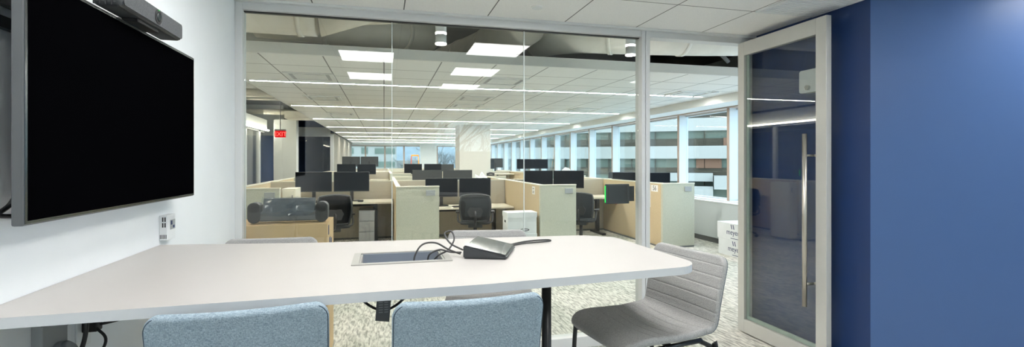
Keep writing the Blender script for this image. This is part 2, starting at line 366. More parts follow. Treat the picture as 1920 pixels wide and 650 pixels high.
# touch controller
tc_ = thing('touch_controller', (.414, 1.949, 1.1005), 'dark wedge shaped touch screen controller on the white table', 'controller')
P = [(.289, 1.862), (.444, 1.801), (.539, 2.035), (.384, 2.096)]
zt_ = [.050, .014, .014, .050]
q = MB(); lo = [q.bm.verts.new((x-.414, y-1.949, 0)) for x, y in P]; hi = [q.bm.verts.new((x-.414, y-1.949, z)) for (x, y), z in zip(P, zt_)]
q.bm.faces.new(lo[::-1]); q.bm.faces.new(hi)
for i in range(4): q.bm.faces.new((lo[i], lo[(i+1) % 4], hi[(i+1) % 4], hi[i]))
bmesh.ops.bevel(q.bm, geom=q.bm.edges[:], offset=.005, segments=2, affect='EDGES')
q.build('body', M['dgrey'], tc_)
u = Vector((P[1][0]-P[0][0], P[1][1]-P[0][1], -.036)); v = Vector((P[3][0]-P[0][0], P[3][1]-P[0][1], 0)); o0 = Vector((P[0][0]-.414, P[0][1]-1.949, .0503))
M['ctlscreen'] = plain('glossy_black_glass', (.04, .05, .05), .07, spec=.5)
q = MB(); nn = u.cross(v).normalized()
a = [o0+u*.04+v*.03, o0+u*.96+v*.03, o0+u*.96+v*.97, o0+u*.04+v*.97]
lo = [q.bm.verts.new(p) for p in a]; hi = [q.bm.verts.new(p+nn*.0015) for p in a]
q.bm.faces.new(lo[::-1]); q.bm.faces.new(hi)
for i in range(4): q.bm.faces.new((lo[i], lo[(i+1) % 4], hi[(i+1) % 4], hi[i]))
q.build('screen', M['ctlscreen'], tc_)
def cable(name, pts, r, mat, label, cat='cable', group=None):
    return tag(MB().tube(pts, r, 8, 8).build(name, mat), label, cat, group)
cable('cable', [(.288, 1.90, 1.118), (.25, 1.93, 1.116), (.21, 1.94, 1.125), (.17, 1.93, 1.11), (.165, 1.95, 1.072), (.178, 1.97, 1.06)], .0035, M['cableg'], 'grey cable running straight from controller into the power port', group='controller cables')
cable('cable', [(.292, 1.885, 1.13), (.25, 1.93, 1.15), (.235, 1.985, 1.18), (.262, 2.0, 1.187), (.272, 1.98, 1.158), (.245, 1.95, 1.122), (.205, 1.93, 1.106), (.18, 1.95, 1.075)], .0035, M['cableg'], 'grey cable curling in a small loop beside the controller', group='controller cables')
cable('cable', [(.286, 1.90, 1.112), (.24, 1.91, 1.13), (.19, 1.905, 1.158), (.14, 1.895, 1.155), (.112, 1.89, 1.115), (.108, 1.89, 1.07)], .0035, M['cableg'], 'grey cable arching highest into the left half of power port', group='controller cables')
cable('cable', [(.45, 2.02, 1.104), (.53, 2.09, 1.106), (.62, 2.16, 1.106), (.72, 2.19, 1.105), (.742, 2.165, 1.105), (.70, 2.14, 1.105), (.60, 2.12, 1.105), (.52, 2.07, 1.105)], .0035, M['cableg'], 'grey cable looped on the table right of the controller', group='controller cables')
# ------------------------------------------------------------------ stools
def pad(prof, W, ends, R=.045, Tk=.028, nu=26, seams=(), er=.012):
    """padded shell along a side profile; ends = which ends are rounded"""
    P = catmull([(0, y, z) for y, z in prof], 8); L = [0]
    for a, b in zip(P, P[1:]): L.append(L[-1]+(b-a).length)
    tot = L[-1]
    def at(s):
        s = min(max(s, 0), tot)
        for i in range(len(L)-1):
            if L[i+1] >= s: k = (s-L[i])/(L[i+1]-L[i]); t = (P[i+1]-P[i]).normalized(); return P[i].lerp(P[i+1], k), Vector((0, -t.z, t.y))
    ss = set([tot*k/40 for k in range(41)])
    for e in (0, 1):
        if ends[e]:
            for k in range(9):
                dd = R*(1-math.cos(PI/2*k/8)); ss.add(dd if e == 0 else tot-dd)
            for k in range(5): dd = er*(1-math.cos(PI/2*k/4)); ss.add(dd if e == 0 else tot-dd)
    for q_ in seams:
        for dd in (-.0034, -.0016, 0, .0016, .0034): ss.add(q_+dd)
    ss = sorted(ss); ss = [s_ for i, s_ in enumerate(ss) if i == 0 or s_-ss[i-1] > .0006]
    us = sorted(set([round(math.sin(PI/2*(2*k/nu-1)), 4) for k in range(nu+1)]))
    m = MB(); F = []; Bk = []
    for s_ in ss:
        de = min([s_ if ends[0] else 9, tot-s_ if ends[1] else 9])
        hw = W/2-(R-math.sqrt(max(0, R*R-(R-de)**2)) if de < R else 0)
        p, n = at(s_); rf = []; rb = []
        for u_ in us:
            x = u_*hw; e = min(hw-abs(x), de); t = Tk/2*math.sqrt(max(0, 1-(1-min(e/er, 1))**2))+.0008
            g = sum(max(0, 1-abs(s_-q_)/.0032) for q_ in seams)*.0017
            curve = .018*(x/(W/2))**2
            rf.append(m.bm.verts.new(p+Vector((x, 0, 0))+n*(t-g+curve))); rb.append(m.bm.verts.new(p+Vector((x, 0, 0))+n*(-t+curve)))
        F.append(rf); Bk.append(rb)
    nS, nU = len(ss), len(us)
    for i in range(nS-1):
        for k in range(nU-1):
            m.bm.faces.new((F[i][k], F[i][k+1], F[i+1][k+1], F[i+1][k])); m.bm.faces.new((Bk[i][k], Bk[i+1][k], Bk[i+1][k+1], Bk[i][k+1]))
        m.bm.faces.new((F[i][0], F[i+1][0], Bk[i+1][0], Bk[i][0])); m.bm.faces.new((F[i][-1], Bk[i][-1], Bk[i+1][-1], F[i+1][-1]))
    for k in range(nU-1):
        m.bm.faces.new((F[0][k], Bk[0][k], Bk[0][k+1], F[0][k+1])); m.bm.faces.new((F[-1][k], F[-1][k+1], Bk[-1][k+1], Bk[-1][k]))
    # back seam outline, inset from the rim
    seam = []; ins = .0035
    for s_ in [x_ for x_ in ss if (not ends[0] or x_ > ins) and (not ends[1] or x_ < tot-ins)][::2]:
        de = min([s_ if ends[0] else 9, tot-s_ if ends[1] else 9])-ins*.0
        hw = W/2-(R-math.sqrt(max(0, R*R-(R-de)**2)) if de < R else 0)-ins
        p, n = at(s_); seam.append((p, n, hw))
    seam_off = Tk/2*math.sqrt(max(0, 1-(1-ins/er)**2))+.0006
    return m, seam, seam_off
def make_stool(mat, label, rows=True):
    t = thing('bar_stool', (0, 0, 0), label, 'stool')
    back = [(-.06, 1.088), (-.038, 1.0), (-.014, .90), (-.001, .835), (.024, .803), (.065, .795)]
    seat = [(.065, .795), (.16, .787), (.26, .789), (.34, .790), (.40, .780), (.425, .758)]
    mb_, seam, so = pad(back, .43, (True, False), seams=(.04, .085, .13, .175, .22, .262) if rows else ())
    bk = mb_.build('backrest', mat, t, smooth=True)
    side = lambda sg: [p+Vector((sg*hw, 0, 0))+n*(-so+.018*(hw/.215)**2) for p, n, hw in seam]
    p, n, hw = seam[0]; top = [p+Vector((hw*k/8, 0, 0))+n*(-so+.018*(hw*k/8/.215)**2) for k in range(-7, 8)]
    pts = side(-1)[::-1]+top+side(1)
    MB().tube(pts, .0015, 6, 0).build('piping', M['piping'], bk)
    ms, _, _ = pad(seat, .43, (False, True), R=.07, seams=(.05, .095, .14, .185, .23) if rows else ())
    ms.build('seat', mat, t, smooth=True)
    MB().tube([(-.17, .05, .765), (-.17, .36, .757)], .01, 8, 0).tube([(.17, .05, .765), (.17, .36, .757)], .01, 8, 0).tube([(-.17, .2, .762), (.17, .2, .762)], .01, 8, 0).build('seat_frame', M['blackm'], t)
    for sx in (-1, 1):
        MB().tube([(sx*.165, .355, .758), (sx*.195, .395, .745), (sx*.205, .405, .70), (sx*.225, .43, .01)], .0095, 10, 5).build('leg', M['blackm'], t)
        MB().tube([(sx*.165, .055, .762), (sx*.19, .01, .735), (sx*.2, 0, .70), (sx*.225, -.04, .01)], .0095, 10, 5).build('leg', M['blackm'], t)
    MB().tube([(-.213, .418, .30), (.213, .418, .30)], .0085, 8, 0).tube([(-.213, -.022, .30), (.213, -.022, .30)], .0085, 8, 0).tube([(-.213, .418, .30), (-.213, -.022, .30)], .0085, 8, 0).tube([(.213, .418, .30), (.213, -.022, .30)], .0085, 8, 0).build('footrest', M['blackm'], t)
    return t
G = 'upholstered bar stools around the table'
s1 = make_stool(M['stool'], 'blue grey bar stool at the near table edge, left one, back to the viewer'); s1['group'] = G
place(s1, (-.362, 1.455, 0), .08)
s2 = copy_tree(s1); place(s2, (.235, 1.41, 0), .03, 'blue grey bar stool at the near table edge beside the black table leg')
s3 = make_stool(M['stool_g'], 'grey bar stool beyond the right table end with its quilted seat showing'); s3['group'] = G
place(s3, (1.235, 1.88, 0), math.radians(98))
s4 = copy_tree(s3); place(s4, (-.535, 2.62, 0), PI-.04, 'grey bar stool behind the table in front of the brown cardboard box')
s5 = copy_tree(s3); place(s5, (.545, 2.64, 0), PI-.16, 'grey bar stool behind the table beyond the touch controller')
# ------------------------------------------------------------------ TV, camera bar, things on the left wall
tv = thing('television', (XL, 2.03, 1.31), 'large black flat television on the white left wall', 'television')
MB().box(.083, .108, -.562, .562, 0, .636, .004).build('housing', plain('graphite_plastic', (.09, .095, .10), .45), tv)
MB().box(.1, .1095, -.558, .558, .004, .632, .001).build('bezel', plain('dark_chrome', (.16, .17, .18), .2, 1), tv)
MB().box(.109, .1102, -.547, .552, .012, .624).build('screen', M['screen'], tv)
MB().box(.05, .083, -.42, .42, .10, .45, .01).build('rear_cover', M['black'], tv)
MB().box(0, .02, -.5, .5, .50, .53).box(0, .02, -.5, .5, .56, .60).build('wall_mount', M['blackm'], tv)
for yy in (-.2, .2): MB().box(.02, .083, yy-.02, yy+.02, .2, .6).build('mount_arm', M['lgrey'], tv)
cable('cable', [(-.90, 1.56, 1.42), (-.92, 1.54, 1.36), (-.92, 1.50, 1.335), (-.90, 1.6, 1.33), (-.93, 1.7, 1.36)], .006, M['cableb'], 'black cable looping behind the lower left corner of television')
vb = thing('video_bar', (XL+.075, 2.065, 1.9465), 'dark grey video conference bar with round lens on top of the television', 'video bar')
MB().box(0, .085, -.245, .245, .012, .084, .017, seg=4).build('housing', M['dgrey'], vb)
M['grillefab'] = fabric('grey_speaker_cloth', (.07, .075, .08), (.12, .125, .13), 900, .3)
MB().prism(rrect(-.234, .234, .019, .077, .012), 0, .002, M4=T(.085, 0, 0) @ Matrix.Rotation(PI/2, 4, 'Z') @ RX90).build('front_grille', M['grillefab'], vb)
m = MB()
for k in range(4): m.prism(rrect(.008+k*.016, .012+k*.016, .014, .082, .0015), -.2465, -.2435, M4=Matrix.Rotation(PI/2, 4, 'X') @ Matrix.Scale(-1, 4, (0, 0, 1)) )
m.build('side_rib', M['black'], vb)
ln = MB().cyl((.086, .01, .048), (.0895, .01, .048), .026, n=28).build('lens_ring', M['black'], vb)
MB().cyl((.0895, .01, .048), (.0925, .01, .048), .017, .013, n=28).build('lens', M['ctlscreen'], ln)
MB().box(.0895, .0905, .008, .012, .071, .0735).build('status_light', M['green'], vb)
MB().box(.02, .07, -.1, .06, 0, .012, .003).box(.0, .012, -.1, .06, -.03, .012).build('mount_clip', M['black'], vb)
th_ = thing('thermostat', (XL, 2.55, 1.118), 'white boxy thermostat with slots on the left wall above table corner', 'thermostat')
MB().box(0, .032, -.045, .045, 0, .112, .003).build('housing', M['white'], th_)
m = MB()
for zz in (.058, .083):
    for xx in (.012, .021): m.box(xx, xx+.005, -.0456, -.044, zz, zz+.02)
m.build('vent_slot', M['inkb'], th_); m = MB()
for k in range(5): m.box(.004+k*.0055, .0065+k*.0055, -.0456, -.044, .008, .026)
m.build('vent_slot', M['inkb'], th_)
MB().box(.0315, .033, -.015, .038, .045, .088).build('display', M['lgrey'], th_)
MB().box(.033, .0336, -.010, .006, .066, .084).box(.033, .0336, .014, .03, .05, .062).build('display_digits', M['ink'], th_)
br = thing('junction_box', (XL, 1.74, .86), 'grey wall plate with bulging cable cover under the left table end', 'wall plate')
MB().box(0, .028, -.055, .06, 0, .15, .002).build('plate', M['lgrey'], br)
MB().cyl((.028, .01, .03), (.06, .01, .055), .05, .03, n=28).cyl((.06, .01, .055), (.066, .01, .06), .03, .018, n=28).build('cable_cover', M['lgrey'], br)
ou = thing('wall_outlet', (XL, 1.93, .86), 'white wall outlet plate with black plug below the table', 'outlet')
MB().box(0, .006, -.04, .04, 0, .12, .002).build('plate', M['white'], ou)
MB().box(.006, .05, -.018, .018, .05, .085, .004).build('plug', M['black'], ou)
cable('cable', [(XL+.05, 1.93, .93), (XL+.09, 1.97, .932), (XL+.15, 2.0, .955), (XL+.22, 2.0, 1.05)], .005, M['cableb'], 'black lead rising from the outlet plug to the table underside')
cable('cable', [(XL+.10, 1.74, 1.06), (XL+.10, 1.75, .97), (XL+.07, 1.77, .88), (XL+.05, 1.70, .78), (XL+.03, 1.6, .5), (XL+.03, 1.6, .02)], .0065, M['cableb'], 'thick black cable dropping from the table beside the grey wall plate')
cable('cable', [(XL+.05, 1.91, .925), (XL+.08, 1.90, .88), (XL+.07, 1.82, .80), (XL+.04, 1.75, .6), (XL+.03, 1.7, .02)], .0045, M['cableb'], 'thin black cable falling from the outlet plug to floor')
cable('cable', [(-.28, 1.95, 1.06), (-.12, 1.92, .985), (-.03, 1.9, .925), (.04, 1.9, .93), (.12, 1.92, 1.0), (.18, 1.94, 1.06)], .005, M['cableb'], 'black cable sagging in an arc under the middle of the table')
cable('cable', [(-.25, 1.9, 1.06), (-.24, 1.85, .9), (-.25, 1.82, .8), (-.30, 1.8, .72), (-.38, 1.8, .5)], .006, M['cableb'], 'black cable hanging under table beside the left near stool')
lt = thing('cable_tag', (-.005, 1.885, .885), 'grey printed tag hanging on the cable under the table', 'tag')
MB().prism([(-.026, 0), (.024, -.008), (.034, .12), (-.018, .12)], 0, .0012, M4=Matrix.Rotation(PI/2, 4, 'X')).build('tag_sheet', M['mgrey'], lt)
m = MB()
for k in range(7): m.box(-.014, .001, -.0018, -.0012, .028+k*.009, .031+k*.009).box(.006, .02, -.0018, -.0012, .028+k*.009, .031+k*.009)
m.build('printed_lines', M['lgrey'], lt)
# ------------------------------------------------------------------ corridor just outside
bx = thing('cardboard_box', (-.86, 4.02, 0), 'large brown cardboard box standing behind the glass on the left', 'box')
MB().box(-.46, .465, -.22, .22, 0, 1.02, .003).build('box_body', M['card'], bx)
MB().box(-.31, -.21, -.2215, -.2195, .93, .975).build('label', M['lgrey'], bx)
MB().box(-.46, .466, -.2212, -.2202, .80, .806).box(.4655, .4665, -.215, .215, .80, .806).build('blue_line', M['ink'], bx)
m = MB().box(.4655, .4665, -.17, -.12, .93, 1.0).box(.4655, .4665, -.1, -.02, .84, .9).box(.4655, .4665, .02, .08, .80, .88)
m.build('printed_mark', M['ink'], bx)
m = MB()
pts = [(-.2+.24*math.cos(PI*k/16), .012+.028*math.sin(PI*k/16)) for k in range(17)]
m.prism(pts, 0, .003, M4=T(0, -.2195, .815) @ RX90).build('hand_hole', M['inkb'], bx)
dv = thing('video_bar', (-.675, 3.95, 1.0205), 'grey video bar wrapped in clear plastic lying on the brown box', 'video bar')
MB().box(-.2, .2, -.045, .06, .012, .085, .01).build('housing', M['mgrey'], dv)
MB().prism([(-.04, .08), (.06, .08), (.05, .175), (.01, .175)], -.175, .175, M4=Matrix(((0, 0, 1, 0), (1, 0, 0, 0), (0, 1, 0, 0), (0, 0, 0, 1)))).build('upper_shell', M['mgrey'], dv)
for sx, zz in ((-1, -.0), (1, .0)):
    cx = sx*.228-.0
    e = MB().prism(rrect(cx-.043, cx+.043, .002, .15, .04), 0, .10, M4=T(0, .05, 0) @ RX90).build('end_cap', M['dgrey'], dv)
    MB().prism(rrect(cx-.038, cx+.038, .078, .142, .03), 0, .002, M4=T(0, -.05, 0) @ RX90).build('speaker_grille', M['black'], e)
m = MB(); random.seed(2); grid = []
for i in range(15):
    row = []
    for k in range(8):
        x = -.185+.37*i/14; z = .05+.135*k/7; y = -.05+.05*(k/7)**2+random.uniform(-.008, .006)
        row.append(m.bm.verts.new((x, y, z+random.uniform(-.004, .004))))
    grid.append(row)
for i in range(14):
    for k in range(7): m.bm.faces.new((grid[i][k], grid[i+1][k], grid[i+1][k+1], grid[i][k+1]))
m.build('plastic_wrap', M['plastic'], dv)
tp = thing('room_tablet', (1.905, 3.775, 1.115), 'dark room booking tablet with green edge light on the glass beside the post', 'tablet')
MB().box(-.13, .085, 0, .022, 0, .165, .006).build('housing', M['dgrey'], tp)
MB().box(-.11, .065, -.006, 0, .01, .155, .003).build('rear_plate', M['black'], tp)
MB().box(.085, .13, .004, .016, .02, .145).build('mount_arm', M['blackm'], tp)
MB().box(-.1325, -.1299, .002, .018, .012, .15).build('edge_light', M['green'], tp)
MB().box(-.04, -.028, .004, .012, -.004, .0).build('red_tab', plain('red_plastic', (.5, .02, .02), .5), tp)
def banker(z, label, y=7.62):
    t = thing('file_box', (2.09, y, z), label, 'box', 'white file boxes stacked beside the cubicle')
    MB().box(-.235, .235, -.16, .16, 0, .30).build('box_body', M['wcard'], t)
    MB().box(-.242, .242, -.167, .167, .255, .335, .002).build('lid', M['wcard'], t)
    MB().prism([(.04+.075*math.cos(2*PI*k/24), .06+.022*math.sin(2*PI*k/24)) for k in range(24)], 0, .001, hole=[(.04+.06*math.cos(2*PI*k/24), .06+.012*math.sin(2*PI*k/24)) for k in range(24)], M4=T(0, -.1605, 0) @ RX90).build('printed_oval', M['inkb'], t)
    MB().box(-.2365, -.2345, -.05, .05, .17, .205).build('hand_hole', M['inkb'], t)
banker(0, 'white lidded file box at the bottom of the stack by the middle cubicle')
banker(.336, 'white lidded file box on top of the stack by the middle cubicle')
def meyer(z, dy, label):
    t = thing('moving_box', (5.4, 6.56+dy, z), label, 'box', 'white boxes stacked by the window')
    MB().box(-.2, .2, -.32, .32, 0, .253, .002).build('box_body', M['wcard'], t)
    text('printed_name', 'meyer', .115, M['ink'], t, T(-.2005, -.05, .115) @ RXZ)
    m = MB()
    for k in (0, .045): m.prism([(-.03+k, .235), (-.013+k, .235), (.010+k, .165), (-.007+k, .165)], 0, .0008, M4=T(-.2003, -.03, 0) @ RXZ)
    m.build('printed_mark', M['ink'], t)
    MB().box(-.2012, -.2002, -.2, .0, .02, .028).build('printed_line', M['ink'], t)
meyer(0, 0, 'lower white moving box with navy lettering by the window enclosure'); meyer(.2535, .035, 'upper white moving box with navy lettering by the window enclosure')
# ------------------------------------------------------------------ office shell
S(MB().box(-1.76, 5.36, 5.41, 31, ZC, 2.56).build('ceiling_office', M['ceil_office']))
S(MB().box(-1.76, 6.1, 5.37, 5.41, ZC-.002, 2.655).box(-1.80, -1.76, 5.37, 31, ZC-.002, 2.655).build('trim_ceiling_edge', M['drywall']))
S(B('ceiling_deck', -8, 6.3, YG-.1, 32, 3.35, 3.45, M['deck']))
S(B('wall_outer_left', -8.1, -8, YG, 32, -.2, 3.45, M['drywall']))
S(MB().box(-8, XL-.14, YG-.1, YG+.04, 0, 3.35).build('wall_front_left', M['drywall']))
S(MB().box(XR+.14, 6.1, YG-.1, YG+.04, 0, 3.35).build('wall_front_right', M['drywall']))
S(MB().box(5.34, 6.1, YG+.04, 31, 2.42, 2.56).build('trim_soffit', M['drywall']))
S(MB().box(5.80, 6.02, YG+.04, 31, 2.40, 2.42).build('trim_shade_pocket', M['fintan']))
S(MB().box(6.1, 6.3, YG-.1, 31.2, 2.42, 3.4).build('wall_right_upper', M['drywall']))
S(MB().box(5.98, 6.2, YG+.04, 31, -.2, .745).build('wall_right_lower', M['drywall']))
h_ = thing('heater_enclosure', (5.73, 18, 0), 'long pale grey enclosure below the right windows', 'heater enclosure')
S(h_); MB().box(0, .25, -14.2, 12.9, .10, .735, .004).build('front_panel', M['heater'], h_); MB().box(.05, .25, -14.2, 12.9, 0, .10).build('toe_recess', M['mgrey'], h_)
MB().box(-.01, .27, -14.2, 12.9, .736, .752, .002).box(.10, .27, -14.2, 12.9, .752, .775, .002).build('sill_shelf', M['white'], h_)
n = 1
YF = [7.48+1.525*k for k in range(-2, 16)]
for k, y in enumerate(YF[:-1]):
    n += 1
    fr = S(MB().box(5.855, 6.06, y-.03, y+.03, .745, 2.40).box(6.0, 6.06, y+.03, y+1.495, .745, .80).box(6.0, 6.06, y+.03, y+1.495, 2.37, 2.42).build(f'window_{n}', M['fin']))
    B('mullion_cap', 5.845, 5.855, y-.03, y+.03, .745, 2.40, M['fintan'], fr)
    B('pane', 6.02, 6.035, y+.03, y+1.495, .80, 2.37, M['winglass'], fr)
# far wall with windows
xs = [-3.0]; far = MB().box(-8, -2.25, 31, 31.2, 0, 3.35).box(2.15, 3.15, 30.8, 31.2, 0, 3.35).box(-2.25, 6.2, 31, 31.2, 0, .95).box(-2.25, 6.2, 31, 31.2, 2.42, 3.35).build('wall_far', M['drywall']); S(far)
for a, b in ((-2.25, -1.12), (-1.12, .01), (.01, 1.14), (1.14, 2.15), (3.15, 4.55), (4.55, 5.95)):
    n += 1
    fr = S(MB().box(a, a+.09, 30.95, 31.15, .95, 2.42).box(a+.09, b, 31.05, 31.12, .95, 1.0).box(a+.09, b, 31.05, 31.12, 2.37, 2.42).build(f'window_{n}', M['fintan']))
    B('pane', a+.09, b, 31.08, 31.095, 1.0, 2.37, M['winglass'], fr)
S(B('wall_pillar', 2.15, 3.08, 14.5, 15.4, 0, ZC, plain('cream_pillar_paint', (.52, .505, .46), .7)))
# left rooms: glass fronts
S(MB().box(-3.75, -3.45, 4.4, 16.5, 2.42, 2.72).build('wall_left_fascia', M['drywall']))
lg = S(MB().box(-3.6, -3.52, 8.9, 9.0, 0, 2.42).box(-3.6, -3.52, 10.4, 10.5, 0, 2.42).box(-3.6, -3.52, 11.9, 12.0, 0, 2.42).box(-3.6, -3.52, 12.9, 13.1, 0, 2.42).box(-3.6, -3.52, 14.4, 14.5, 0, 2.42).box(-3.6, -3.52, 15.8, 16.0, 0, 2.42)
       .box(-3.6, -3.52, 4.4, 16.5, 0, .08).box(-3.6, -3.52, 4.4, 16.5, 2.34, 2.42).build('wall_left_glass', M['alu_l']))
B('glass_pane', -3.57, -3.555, 4.4, 16.5, .08, 2.34, M['glass'], lg)
S(B('wall_left_inner', -6.3, -6.2, 4.4, 20, 0, 2.42, M['navy']))
S(MB().box(-3.27, -2.62, 16.5, 16.9, 0, 2.75).build('wall_left_end', M['drywall']))
S(MB().box(-6.3, -3.2, 17.6, 17.75, 0, 2.3).build('wall_left_navy', M['blue']))
S(MB().box(-6.3, -3.2, 17.6, 17.75, 2.3, 3.3).build('wall_left_bulkhead', M['drywall']))
ft = S(MB().box(-3.3, -3.18, 20, 20.1, 0, 2.5).box(-1.98, -1.86, 20, 20.1, 0, 2.5).box(-3.18, -1.98, 20, 20.1, 2.4, 2.75).box(-3.18, -1.98, 20, 20.1, 0, .1).build('wall_left_room', M['alu_l']))
B('glass_pane', -3.18, -1.98, 20.04, 20.055, .1, 2.4, M['glass'], ft)
S(B('wall_left_room_back', -6, -2.0, 23.5, 23.6, 0, 3.3, M['navy']))
S(B('wall_left_return', -2.0, -1.86, 20.1, 31, 0, 2.55, plain('taupe_wall', (.30, .28, .24), .8)))
ex = thing('exit_sign', (-2.24, 12, 2.0), 'red lit exit sign hanging from the office ceiling', 'exit sign')
MB().box(-.11, .11, 0, .03, 0, .15, .003).build('housing', M['red'], ex); MB().box(-.115, .115, -.003, .033, .15, .18).cyl((0, .015, .18), (0, .015, 1.34), .008).build('canopy', M['mgrey'], ex)
text('exit_lettering', 'EXIT', .13, M['redglow'], ex, T(0, -.0015, .07) @ RX90)
for xx, yy, l in ((-3.53, 9.75, 'small green lit tablet on the near left meeting room glass'),):
    t = thing('room_tablet', (xx, yy, 1.12), l, 'tablet'); MB().box(0, .03, -.1, .1, 0, .16, .005).build('housing', M['dgrey'], t); MB().box(.004, .026, -.104, -.1, .01, .15).build('edge_light', M['green'], t)
# strips
def strip(name, x0, x1, y, label, group='long strip lights across the office ceiling'):
    t = thing(name, ((x0+x1)/2, y, ZC), label, 'strip light', group); L = (x1-x0)/2
    MB().box(-L-.01, L+.01, -.028, -.020, -.012, .001).box(-L-.01, L+.01, .020, .028, -.012, .001).box(-L-.01, -L, -.020, .020, -.012, .001).box(L, L+.01, -.020, .020, -.012, .001).build('housing', M['white'], t)
    MB().box(-L, L, -.019, .019, -.010, -.001).build('lens', M['strip'], t)
names = ['nearest the glass', 'second from the glass', 'third from the glass', 'fourth from the glass', 'fifth from the glass', 'sixth from the glass', 'seventh from the glass, farthest but one', 'farthest of all']
for k in range(8): strip('strip_light', -1.72, 5.14, 7.22+3.05*k, 'long warm white strip light on the office ceiling, '+names[k])
t = thing('strip_light', (-3.405, 11, 2.42), 'strip light running along the fascia above the left meeting rooms', 'strip light')
MB().box(-.035, .02, -6, 5.5, -.035, -.001).build('lens', M['strip_soft'], t); MB().box(-.05, -.036, -6, 5.5, -.04, .001).build('housing', M['white'], t)
for x, y, l in ((-1.45, 4.7, 'added cylinder downlight in the corridor hidden past the left wall'), (4.46, 4.7, 'added unseen cylinder downlight in the corridor beyond the open door'), (.52, 4.7, 'glowing cylinder downlight hanging above the middle of the corridor'), (2.49, 4.7, 'glowing cylinder downlight hanging in the corridor beside the glass post')):  # first two are added out of view to brighten the corridor
    t = thing('cylinder_light', (x, y, 2.57), l, 'pendant light', 'cylinder lights in the corridor')
    MB().cyl((0, 0, .01), (0, 0, .09), .052, n=32).cyl((0, 0, .11), (0, 0, .30), .052, n=32).build('housing', M['white'], t)
    MB().cyl((0, 0, 0), (0, 0, .01), .052, n=32).build('lens', M['ring'], t); MB().cyl((0, 0, .09), (0, 0, .11), .0515, n=32).build('light_ring', M['ring'], t)
    MB().cyl((0, 0, .30), (0, 0, .78), .006, n=8).build('stem', M['mgrey'], t)
    ld = bpy.data.lights.new('downlight_beam', 'SPOT'); ld.energy = 34; ld.spot_size = 2.2; ld.spot_blend = .8; ld.shadow_soft_size = .05; ld.color = (1, .93, .82)
    lo_ = bpy.data.objects.new('downlight_beam', ld); C.objects.link(lo_); lo_.parent = t; lo_.location = (0, 0, -.01)
# ceiling diffusers
for i, (x, y, l) in enumerate(((-.9, 6.75, 'square air diffuser in office ceiling, nearest on the left'), (-1.0, 9.0, 'square air diffuser in office ceiling between the first two strips, left'), (1.55, 6.5, 'square air diffuser in office ceiling, nearest in the middle'),
        (1.5, 8.4, 'square air diffuser in office ceiling behind the first strip, middle'), (1.55, 9.55, 'square air diffuser in office ceiling just before the second strip'), (4.05, 9.6, 'square air diffuser in office ceiling over the right cubicles'), (4.7, 7.0, 'square air diffuser in office ceiling nearest the windows'),
        (-.95, 11.9, 'square air diffuser in office ceiling beyond the second strip, left'), (4.0, 12.2, 'square air diffuser in office ceiling beyond the second strip, right'), (.6, 14.9, 'square air diffuser in office ceiling left of the pillar'))):
    t = thing('air_diffuser', (x, y, ZC), l, 'air vent', 'square air diffusers of the office ceiling')
    MB().prism(rrect(-.29, .29, -.29, .29, .003), -.014, -.001, hole=[(-.24, -.24), (.24, -.24), (.24, .24), (-.24, .24)]).build('frame', M['drywall'], t)
    MB().box(-.19, .19, -.19, .19, -.012, -.004).build('face_plate', M['drywall'], t); MB().box(-.24, .24, -.24, .24, -.004, -.001).build('shadow_gap', M['lgrey'], t)
for i, (x, y, l) in enumerate(((2.3, 7.4, 'round white sensor on the office ceiling near the middle diffuser'), (5.0, 6.7, 'round white sensor on the office ceiling near the windows'), (-.35, 6.6, 'round white sensor on the office ceiling at left'))):
    t = thing('ceiling_sensor', (x, y, ZC), l, 'sensor', 'round sensors of the office ceiling'); MB().cyl((0, 0, -.02), (0, 0, -.0005), .05, .06, n=24).build('housing', M['white'], t)
# ducts and pipes above the corridor
def duct(name, pts, r, mat, label, group, collars=(), rs=None):
    t = thing(name, (0, 0, 0), label, 'duct' if 'duct' in name else 'pipe', group)
    MB().tube(pts, r, 28 if r > .08 else 12, 8, rs).build('tube', mat, t)
    P = catmull(pts, 8)
    for f in collars:
        i = int(f*(len(P)-2)); dd = (P[i+1]-P[i]).normalized()
        rr = (r if rs is None else rs[0]+(rs[1]-rs[0])*i/(len(P)-1))+.012
        MB().cyl(P[i]-dd*.022, P[i]+dd*.022, rr, n=28).build('collar', mat, t)
duct('round_duct', [(-2.6, 4.97, 2.96), (-1.8, 4.99, 2.96), (-1.2, 5.01, 2.96), (-.62, 5.02, 2.96)], .305, M['galv'], 'big beige round duct above the corridor at left', 'ducts above the corridor', (.30, .62, .97))
MB().cyl((-.62, 5.02, 2.96), (.12, 5.06, 3.06), .305, .14, n=32).cyl((.12, 5.06, 3.06), (.7, 5.1, 3.2), .14, n=28).build('reducer', M['galv'], bpy.data.objects['round_duct'])
duct('round_duct', [(-1.3, 5.75, 2.98), (-.4, 5.7, 2.93), (.2, 5.85, 2.95), (.5, 6.2, 3.0)], .2, M['galv'], 'dark grey duct behind the big beige duct above the corridor', 'ducts above the corridor', (.3, .7))
duct('round_duct', [(.9, 7.8, 3.0), (1.2, 7.0, 3.0), (1.45, 6.1, 3.0), (1.6, 5.5, 3.06)], .24, M['galv'], 'grey duct sloping above the middle of the corridor', 'ducts above the corridor', (.3, .6))
duct('flexible_duct', [(1.95, 6.2, 3.05), (2.2, 5.5, 2.97), (2.75, 5.05, 2.89), (3.6, 4.95, 2.90), (4.6, 5.05, 2.98)], .22, M['flex'], 'white wrapped flexible duct above the corridor at right', 'ducts above the corridor', (.45, .7))
duct('conduit_pipe', [(-.3, 5.3, 2.88), (1.5, 4.9, 2.98)], .03, M['galv'], 'grey pipe crossing above the corridor behind the left cylinder light', 'pipes above the corridor')
duct('conduit_pipe', [(3.6, 5.35, 3.2), (4.15, 5.3, 2.7)], .025, M['mgrey'], 'dark diagonal brace above the door opening', 'pipes above the corridor')
